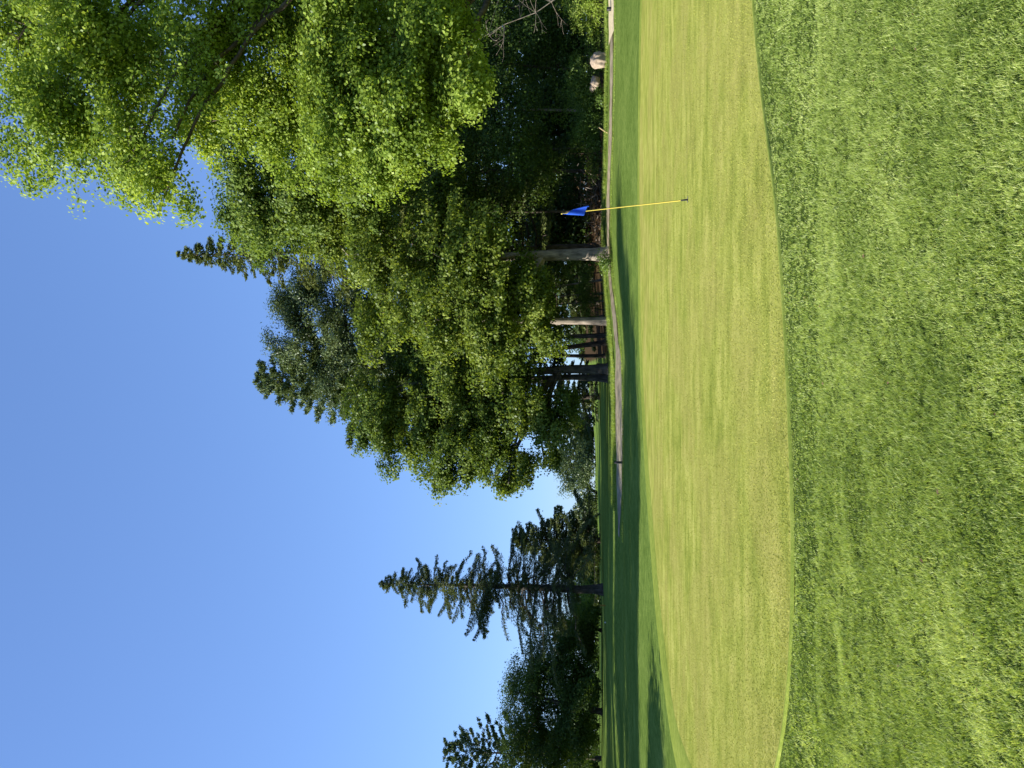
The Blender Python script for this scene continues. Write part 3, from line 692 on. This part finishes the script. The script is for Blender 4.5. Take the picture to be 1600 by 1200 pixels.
# shrubs along the woods edge
shrubs = [
    ('sunlit leafy bush at the frame edge beside the black post', 8, 37.6, 908, 34, 40, 1.1, M_MAPLE, 1.5),
    ('dark leafy bush directly behind the large boulder', 75, 38.8, 917, 30, 40, 1.3, M_SHRUB, 1.1),
    ('leafy bush with glinting leaves above the small stones', 125, 38.6, 912, 36, 34, 1.2, M_SHRUB, 1.2),
    ('straggling bush beside the pale thin birch', 165, 39, 902, 50, 36, 1.2, M_SHRUB, 1.2),
    ('glossy bush leaning over the pale wooden stake', 200, 39.5, 917, 34, 30, 1.2, M_SHRUB, 1.0),
    ('tall dark bush behind the grass bank near the stake', 240, 42.5, 900, 55, 36, 1.4, M_DEEP, 1.0),
    ('dark bush behind the pile of brown dead branches', 285, 47, 895, 50, 40, 1.4, M_DEEP, 1.0),
    ('leafy bush between the stout pale trunk and the thin saplings', 425, 45, 895, 40, 22, 1.2, M_SHRUB, .9),
    ('low green bush among the thin pale saplings', 460, 47, 905, 26, 26, 1.3, M_SHRUB, .9),
    ('low green bush beside the straight sunlit-edged trunk', 485, 46, 915, 20, 20, 1.1, M_OAK, .6),
    ('fresh green weeds at the foot of the stout pale trunk', 408, 39.2, 944, 9, 9, .35, M_SHRUB, .3)]
for k, (lab, yi, d, xi, rx, ry, rd, lm, w) in enumerate(shrubs):
    broadleaf('shrub', lab, xy(yi, d), [lobe(xi, yi, d, rx, ry, rd, w), lobe(xi + rx * .5, yi + ry * .5, d - .3, rx * .5, ry * .6, rd * .7, w * .4), lobe(xi + rx * .45, yi - ry * .55, d - .2, rx * .55, ry * .6, rd * .7, w * .4)], r0=.04,
              tips=75, per=34, leaf=(.085, .055), spread=.20, leafm=lm, barkm=M_BARK, seed=90 + k, group='bushes along the woods edge', cat='bush', twig_k=3, min_r=.005)

# thin pale saplings / birch
sap = [('pale thin birch stem catching the sun among dark bushes', 174, 42, 905, 700, 168, .085), ('short pale sapling leaning behind the stout trunk', 437, 46, 925, 800, 462, .07),
       ('thin pale sapling standing second beside the low bush', 458, 47, 925, 780, 470, .05), ('brightest thin pale sapling leaning away from the straight trunk', 470, 46.5, 925, 760, 488, .055)]
for k, (lab, yi, d, xb, xt, yt, r) in enumerate(sap):
    lb = [lobe(xt + 10, yt, d, 50, 40, 1.2, .4)]
    broadleaf('sapling', lab, xy(yi, d, xb), lb, r0=r, top=at(xt, yt, d), trunk_pts=[at(xb - (xb - xt) * .4, yi + (yt - yi) * .4, d)], tips=80, per=30, leaf=(.10, .07), spread=.3, leafm=M_DEEP, barkm=M_TWIG, seed=120 + k, group='thin pale saplings', cat='sapling')

# far side of the fairway
def pr_left(f, a):
    # ragged outline: wider low down, thin in the middle, longer toward the camera's left
    w = np.interp(f, [0, .22, .30, .42, .52, .62, .75, .85, .93, 1], [3.8, 5.0, 5.0, 3.9, 3.0, 2.5, 2.0, 1.5, 1.0, .25])
    return w * (1.12 if math.cos(a) < 0 else .92)
b = xy(921, 62, 943)
conifer('larch_tree', 'lone tall ragged conifer with see-through branches on the fairway', b, height_to(593, 903, 62, b), pr_left, nb=270, z0=.12, droop=.20, rise=.08, dens=165, spray=(.19, .042), r0=.36, leafm=M_SPRUCE, barkm=M_BARK_GREY, seed=151, group=FARG, lean=(-.0, 0), gaps=.10, side=.34, irregular=.68, start=.15, wild=.27, hang=.10)
b = xy(845, 76)
conifer('spruce_tree', 'dense dark spruce behind the lone ragged conifer', b, height_to(800, 848, 76, b), lambda f, a: .3 + 4.6 * (1 - f) ** .8, nb=130, z0=.01, droop=.15, rise=.3, dens=80, spray=(.30, .10), leafm=M_SPRUCE, barkm=M_BARK, seed=152, group=FARG, irregular=.45, hang=.16, wild=.15)
far_tr = [
    ('broad dark tree with a slanting trunk on the far fairway side', 'oak_tree', (1112, 78), [(870, 1030, 78, 62, 55, 3.5, .8), (835, 1060, 79, 55, 60, 3.5, .8), (850, 1110, 80, 70, 60, 3.5, .9), (905, 1070, 77, 32, 70, 3, .6), (905, 1140, 77, 32, 60, 3, .7), (870, 1180, 80, 60, 60, 3, .9), (820, 1160, 81, 50, 50, 3, .6)], M_DEEP, at(800, 1080, 78), .3),
    ('small rounded tree between the lone conifer and the broad dark tree', 'oak_tree', (985, 84), [(885, 985, 84, 42, 36, 2.8, .7), (915, 960, 83, 22, 34, 2.2, .4), (915, 1010, 83, 22, 30, 2.2, .4)], M_OAK, None, .2),
    ('bright small bush-like tree beside the lone conifer trunk', 'woods_tree', (960, 88), [(912, 945, 88, 26, 24, 2, .5), (920, 975, 87, 18, 22, 1.6, .3)], M_BIRCH, None, .12),
    ('grey-green distant tree in the gap beneath the oak boughs', 'woods_tree', (770, 125), [(900, 745, 125, 34, 42, 5, 1.), (918, 785, 124, 18, 26, 4, .5), (920, 710, 124, 18, 26, 4, .4)], M_PINE, None, .25),
    ('distant dark leafy tree low in the gap under the oak', 'woods_tree', (650, 135), [(905, 640, 140, 22, 40, 5, .6), (912, 690, 138, 20, 34, 5, .5), (926, 680, 136, 10, 34, 4, .4), (926, 630, 136, 10, 28, 4, .3)], M_DEEP, None, .25)]
for k, (lab, nm, (yi, d), lb, lm, tp_, r) in enumerate(far_tr):
    broadleaf(nm, lab, xy(yi, d), [lobe(*q) for q in lb], r0=r, top=tp_, tips=330 if k < 2 else 150, per=50, leaf=(.17, .13) if k < 3 else (.26, .2), spread=.5 if k < 3 else .7, leafm=lm, barkm=M_BARK, seed=160 + k, group=FARG, twig_k=3, hole=.34)
b = xy(1185, 86)
conifer('pine_tree', 'dark upswept pine at the frame edge behind the broad tree', b, height_to(697, 1182, 86, b), lambda f, a: .5 + 6.2 * (1 - f) ** .6, nb=95, z0=.05, droop=-.05, rise=.45, dens=75, spray=(.36, .11), leafm=M_PINE, barkm=M_BARK, seed=171, group=FARG, tuft=True, side=.35)
b = xy(715, 135)
conifer('pine_tree', 'distant pine with a spiky crown in the gap beyond the oak', b, height_to(862, 722, 135, b), lambda f, a: .6 + 5.5 * (1 - f) ** .6, nb=60, z0=.02, droop=0, rise=.35, dens=48, spray=(.5, .16), leafm=M_PINE, barkm=M_BARK, seed=172, group=FARG, tuft=True)
b = xy(670, 150)
conifer('pine_tree', 'distant dark pine partly hidden by the lowest oak bough', b, height_to(880, 668, 150, b), lambda f, a: .6 + 5.0 * (1 - f) ** .6, nb=50, z0=.02, droop=.05, rise=.3, dens=45, spray=(.5, .18), leafm=M_SPRUCE, barkm=M_BARK, seed=173, group=FARG)

hz = [(860, 100, 900, 30), (895, 110, 890, 34), (930, 105, 895, 30), (1000, 120, 880, 36), (1045, 110, 890, 34), (1090, 118, 885, 36), (1135, 108, 885, 34), (1175, 112, 870, 40), (1215, 110, 870, 40), (800, 150, 918, 22), (835, 140, 908, 26),
      (535, 120, 890, 30), (495, 110, 885, 34), (455, 105, 880, 36), (415, 100, 880, 36)]
hl = ['distant dim tree behind the dense dark spruce', 'distant dim tree seen through the base of the lone conifer', 'distant dim tree just beyond the lone conifer trunk', 'distant dim tree behind the small rounded tree', 'distant dim tree beyond the near side of the broad dark tree', 'distant dim tree straight behind the slanting trunk', 'distant dim tree behind the outer side of the broad dark tree', 'distant dim tree behind the upswept pine', 'distant dim tree at the frame edge beyond the upswept pine', 'low distant tree on the horizon beside the grey-green tree', 'low distant tree on the horizon next to the dense dark spruce',
      'distant dim tree seen between oak and thin upright trunks', 'distant dim tree seen past the straight sunlit-edged trunk', 'distant dim tree seen beyond the thin pale saplings', 'distant dim tree seen just beside the stout pale trunk']
for k, ((yi, d, xt, r), lab) in enumerate(zip(hz, hl)):
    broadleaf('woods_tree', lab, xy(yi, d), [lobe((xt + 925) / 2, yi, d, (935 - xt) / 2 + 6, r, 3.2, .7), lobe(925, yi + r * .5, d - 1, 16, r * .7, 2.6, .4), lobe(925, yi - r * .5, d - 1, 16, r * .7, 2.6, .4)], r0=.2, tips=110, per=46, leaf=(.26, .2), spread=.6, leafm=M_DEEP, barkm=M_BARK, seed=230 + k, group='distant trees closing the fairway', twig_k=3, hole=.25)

# trees outside the frame on the sun's side: their shade lies across the fairway
side_tr = [(-19.0, 23.4, 9.0, 3.0), (-22.5, 27.6, 13.2, 4.3), (-26.5, 38.6, 14.5, 4.0), (-15.0, 17.0, 2.7, 1.3), (-30.5, 44, 17, 4.6), (-33.5, 50, 18, 4.8), (-38, 57, 20, 5), (-42, 64, 20, 5.2), (-46, 73, 21, 5.5), (-52, 83, 21, 5.5), (-57, 94, 21, 5.5), (-63, 106, 21, 6), (-22.6, 33.6, 8.2, 2.6), (-35, 47.5, 15, 3.6), (-36, 53.5, 17, 4)]
for k, (x, y, h, r) in enumerate(side_tr):
    z = float(zt(x, y)); lb = []
    for q, (ox, oy, oz, rr) in enumerate([(0, 0, .62, 1), (.5, .3, .5, .7), (-.5, -.2, .52, .7), (.1, -.4, .78, .6), (-.1, .45, .42, .65), (.2, 0, .9, .42), (.2, .1, .2, .75)]):
        lb.append(dict(c=np.array((x + ox * r, y + oy * r, z + oz * h)), r=np.array((r * rr * .8, r * rr * .8, h * .17 * (rr + .3))), w=.55 * rr + .2, leafy=1.))
    broadleaf('fairway_tree', ['slim leafy tree beside the green, outside the frame', 'second leafy tree past the green, outside the frame', 'rounded tree along the near fairway side', 'small leafy bush-like tree close to the green, outside the frame', 'tall tree along the fairway side past the rounded tree', 'leafy tree standing behind the tall fairway tree', 'tall leafy tree halfway along the fairway row', 'tree just past the middle of the fairway row', 'leafy tree toward the far fairway end', 'third last tree of the fairway row', 'second last tree of the fairway row', 'last leafy tree of the fairway row', 'short slim tree between the second and the rounded fairway tree', 'short tree set back behind the tall fairway tree', 'middling tree set back before the halfway tree'][k],
              (x, y), lb, r0=.28, tips=150, per=56, leaf=(.22, .17), spread=.6, leafm=M_OAK, barkm=M_BARK, seed=200 + k, group='fairway trees casting the long shade', twig_k=3, hole=.12)

# ------------------------------------------------------------------ dead wood
def twiggy(name, label, base, reach, n, seed, cat, mat, rad=.03, up=.4, length=1.6):
    rng = np.random.default_rng(seed); z = float(zt(*base)); root = tag(empty(name, (*base, z)), label, cat)
    mb = MB(); b0 = np.array((*base, z)); main = bez(b0, b0 + np.array(reach) * .45 + [0, 0, .3], b0 + np.array(reach), 12)
    main[1:] += rng.normal(0, .04, (11, 3)); mb.tube(main, np.linspace(rad, rad * .25, 12), 6); mb.build('stem', mat, root)
    tw = MB()
    for i in range(n):
        k = rng.integers(4, 12); a = main[k]; d = rng.normal(0, 1, 3); d[2] = abs(d[2]) * .5 - .2 + up * rng.normal(); d /= np.linalg.norm(d)
        L = length * rng.uniform(.35, 1); B = bez(a, a + d * L * .5 + rng.normal(0, .15, 3), a + d * L + rng.normal(0, .2, 3), 7); tw.tube(B, np.linspace(rad * .32, .004, 7), 4)
        for j in range(3):
            a2 = B[rng.integers(2, 6)]; d2 = d + rng.normal(0, .7, 3); d2 /= np.linalg.norm(d2); L2 = L * rng.uniform(.25, .5)
            tw.tube(bez(a2, a2 + d2 * L2 * .5 + rng.normal(0, .06, 3), a2 + d2 * L2, 5), np.linspace(rad * .16, .003, 5), 3)
    tw.build('twig', mat, root)['kind'] = 'stuff'
    return root
p0 = np.array((*xy(30, 33, 800), 0)); p1 = at(640, 70, 31)
twiggy('dead_tree', 'bare dead tree with tangled pale twigs under the maple boughs', xy(-45, 35), at(690, 95, 33.5) - np.array((*xy(-45, 35), float(zt(*xy(-45, 35))))), 34, 301, 'dead tree', M_TWIG, .026, .3, 2.2)
def brush(label, yi, d, xi, sx, sz, n, seed):
    rng = np.random.default_rng(seed); c = at(xi, yi, d); base = xy(yi, d); z = float(zt(*base)); root = tag(empty('brush_pile', (*base, z)), label, 'brush pile')
    mb = MB()
    for i in range(n):
        a = np.array((c[0] + rng.normal(0, sx), d + rng.normal(0, .35), z + abs(rng.normal(0, sz)))); dv = rng.normal(0, 1, 3) * [1, .6, .7]; dv /= np.linalg.norm(dv); L = rng.uniform(.35, 1.1)
        e = a + dv * L; e[2] = max(e[2], z + .03)
        mb.tube(bez(a, (a + e) / 2 + rng.normal(0, .08, 3), e, 5), np.linspace(.018, .006, 5), 4)
    mb.build('dead_branch', M_TWIG, root)['kind'] = 'stuff'
    C = np.stack([c[0] + rng.normal(0, sx * 1.2, 900), d + rng.normal(0, .4, 900), z + np.abs(rng.normal(0, sz, 900))], -1)
    V, fl, tone = leaf_quads(rng, C, rng.random(900), .12, .05); build('dead_foliage', V, fl, M_DEADLEAF, root, face_attrs={'tone': tone})['kind'] = 'stuff'
brush('heap of rusty brown dead branches behind the blue flag', 300, 43.5, 905, .75, .75, 46, 311)
brush('low strip of brown dead branches leading up to the stout trunk', 358, 43, 912, .7, .3, 30, 312)

# fallen and leaning sticks
def stick(name, label, a, b, r, mat, cat):
    a = np.array(a); b = np.array(b); root = tag(empty(name, a), label, cat); mb = MB(); m = (a + b) / 2
    P = bez(a, m + [0, 0, .04], b, 8); mb.tube(P, np.linspace(r, r * .75, 8), 8); o = mb.build('shaft', mat, root)
    mb = MB(); mb.tube(np.stack([b, b + (b - a) / np.linalg.norm(b - a) * .03]), [r * .72, r * .5], 8); mb.build('cut_end', M_TWIG, root)
    return root
q = at(950, 208, 37.4); q[2] = zt(q[0], q[1]) - .05
M_STAKE = plain_mat('cut_wood', (.55, .40, .20), .8, .2, 12, .2)
stick('stake', 'pale cut wooden stake leaning out of the grass bank', q, at(936, 199, 38.0), .035, M_STAKE, 'stake')

# ------------------------------------------------------------------ stones
def boulder(label, yi, xi, d, sx, sy, sz, seed, cat='boulder'):
    rng = np.random.default_rng(seed); import bmesh
    bm = bmesh.new(); bmesh.ops.create_icosphere(bm, subdivisions=4, radius=1)
    V = np.array([v.co[:] for v in bm.verts]); Fc = np.array([[v.index for v in f.verts] for f in bm.faces]); bm.free()
    for _ in range(10):
        nrm = rng.normal(0, 1, 3); nrm /= np.linalg.norm(nrm); t = V @ nrm; cut = rng.uniform(.66, .92); V = V - np.maximum(0, t - cut)[:, None] * nrm * .9
    V *= (1 + .30 * (vnoise(V[:, 0] * 3 + 9, V[:, 1] * 3 + V[:, 2] * 2, .7) - .5))[:, None]
    p = at(xi, yi, d); z = float(zt(p[0], p[1]))
    V = V * [sx, sy, sz] + [p[0], p[1], max(z + sz * .62, p[2])]
    o = build('boulder', V, Fc, M_ROCK, smooth=True); return tag(o, label, cat)
M_ROCK = plain_mat('pink_granite', (.30, .235, .175), .9, .25, 7, .35, .03)
boulder('large pinkish boulder sitting in the grass beside the path', 95, 940, 36.9, .42, .40, .50, 5)
boulder('small pinkish stone half buried among weeds near the boulder', 128, 930, 37.6, .30, .3, .24, 6)
boulder('smallest grey-pink stone lying beside the half buried stone', 138, 926, 37.8, .17, .2, .15, 7)

# ------------------------------------------------------------------ flag, hole, markers
fb = hit(1074.5, 312); fz = float(zt(*fb)) + .004
M_YEL = plain_mat('yellow_pole', (.60, .47, .075), .5, .3)
M_BLACK = plain_mat('black_metal', (.012, .012, .012), .5, .4)
M_BLUE = plain_mat('blue_cloth', (.02, .075, .42), .8, .1, 30, .12)
M_WHITE = plain_mat('white_print', (.72, .72, .70), .8, .2)
flag = tag(empty('golf_flag', (fb[0], fb[1], fz)), 'limp blue golf flag on a leaning yellow pole in the green', 'golf flag')
base = np.array((fb[0], fb[1], fz)); d0 = fb[1]
topp = at(878, 334, d0); axis = topp - base; H = np.linalg.norm(axis); axis /= H
mb = MB(); mb.tube(np.stack([base + axis * t for t in np.linspace(.10, H, 24)]), np.linspace(.0098, .0065, 24), 10); mb.build('pole', M_YEL, flag)
mb = MB(); mb.tube(np.stack([base + axis * t for t in (-.10, 0, .03, .10, .125)]), [.014, .015, .015, .012, .009], 10); mb.build('ferrule', M_BLACK, flag)
mb = MB(); mb.tube(np.stack([base + axis * t for t in (H - .005, H + .006, H + .014)]), [.010, .012, .006], 10); mb.build('pole_cap', M_YEL, flag)
# limp cloth: hangs from the pole top in folds, the fly corner dropping below
ns, nt = 26, 40; Vf = []
for i in range(ns):
    s_ = i / (ns - 1)                                   # along the hoist, 0 at the top
    for j in range(nt):
        t_ = j / (nt - 1)                               # away from the pole
        dz = -.33 * s_ * (1 - .25 * t_) - .21 * t_
        W = .016 + .078 * min(1., -dz / .38)
        lx = -W * math.sin(t_ * 5.2 + .25) * (1 - .25 * t_)
        ly = -.014 - .055 * t_ + .022 * math.sin(t_ * 10 + 2 * s_) * t_
        Vf.append(topp + axis * dz + np.array((lx * .9, ly, 0)))
Vf = np.array(Vf); i = np.arange(ns - 1)[:, None] * nt + np.arange(nt - 1)[None, :]
cl = build('flag_cloth', Vf, np.stack([i, i + 1, i + nt + 1, i + nt], -1).reshape(-1, 4), M_BLUE, flag, smooth=True)
md = cl.modifiers.new('thick', 'SOLIDIFY'); md.thickness = .002
# cup in the turf: a flat black disc painted for its inner shade
cup = tag(empty('golf_hole', (fb[0], fb[1], fz)), 'dark golf hole around the foot of the yellow pole', 'golf hole')
an = np.linspace(0, 2 * PI, 40, endpoint=False); ringv = lambda r, z: np.c_[fb[0] + r * np.cos(an), fb[1] + r * np.sin(an), np.full(40, fz + z)]
j = np.arange(40); j2 = (j + 1) % 40
Vh = np.vstack([ringv(.054, .004), ringv(.050, .003)]); build('rim', Vh, np.stack([j, j2, j2 + 40, j + 40], -1), M_WHITE, cup)
Vh = np.vstack([ringv(.0505, .0025), [[fb[0], fb[1], fz + .0022]]]); build('shade_disc', Vh, np.stack([j, j2, np.full(40, 40)], -1), M_BLACK, cup)

def post(name, label, yi, xb, d, h, r, mat, cat, capm=None):
    p = at(xb, yi, d); z = float(zt(p[0], p[1])); root = tag(empty(name, (p[0], p[1], z)), label, cat)
    b = np.array((p[0], p[1], z)); mb = MB(); mb.tube(np.stack([b + [0, 0, t] for t in (-.1, h * .5, h * .9, h * .97)]), [r, r, r, r * .8], 12); mb.build('shaft', mat, root)
    mb = MB(); mb.tube(np.stack([b + [0, 0, t] for t in (h * .97, h * .985, h)]), [r * 1.15, r * 1.15, r * .6], 12); mb.build('cap', capm or mat, root)
    return root
post('marker_post', 'short black marker post standing at the end of the sandy path', 722.5, 970, 34.2, .36, .055, M_BLACK, 'post')
post('marker_post', 'small black post at the woods end of the pale path', 14, 955, 35.0, .22, .09, M_BLACK, 'post')
M_OCHRE = plain_mat('ochre_stake', (.30, .17, .03), .7, .2)
post('marker_stake', 'thin ochre stake standing in the shaded fairway', 946.5, 961, 52, .42, .045, M_OCHRE, 'stake')
import bmesh
bm = bmesh.new(); bmesh.ops.create_icosphere(bm, subdivisions=2, radius=.055); V = np.array([v.co[:] for v in bm.verts]); Fc = np.array([[v.index for v in f.verts] for f in bm.faces]); bm.free()
p = at(960, 973, 50); z = float(zt(p[0], p[1])); V[:, 2] *= .9
tag(build('tee_marker', V + [p[0], p[1], z + .05], Fc, M_WHITE, smooth=True), 'small white tee marker lying in the shaded fairway', 'marker')
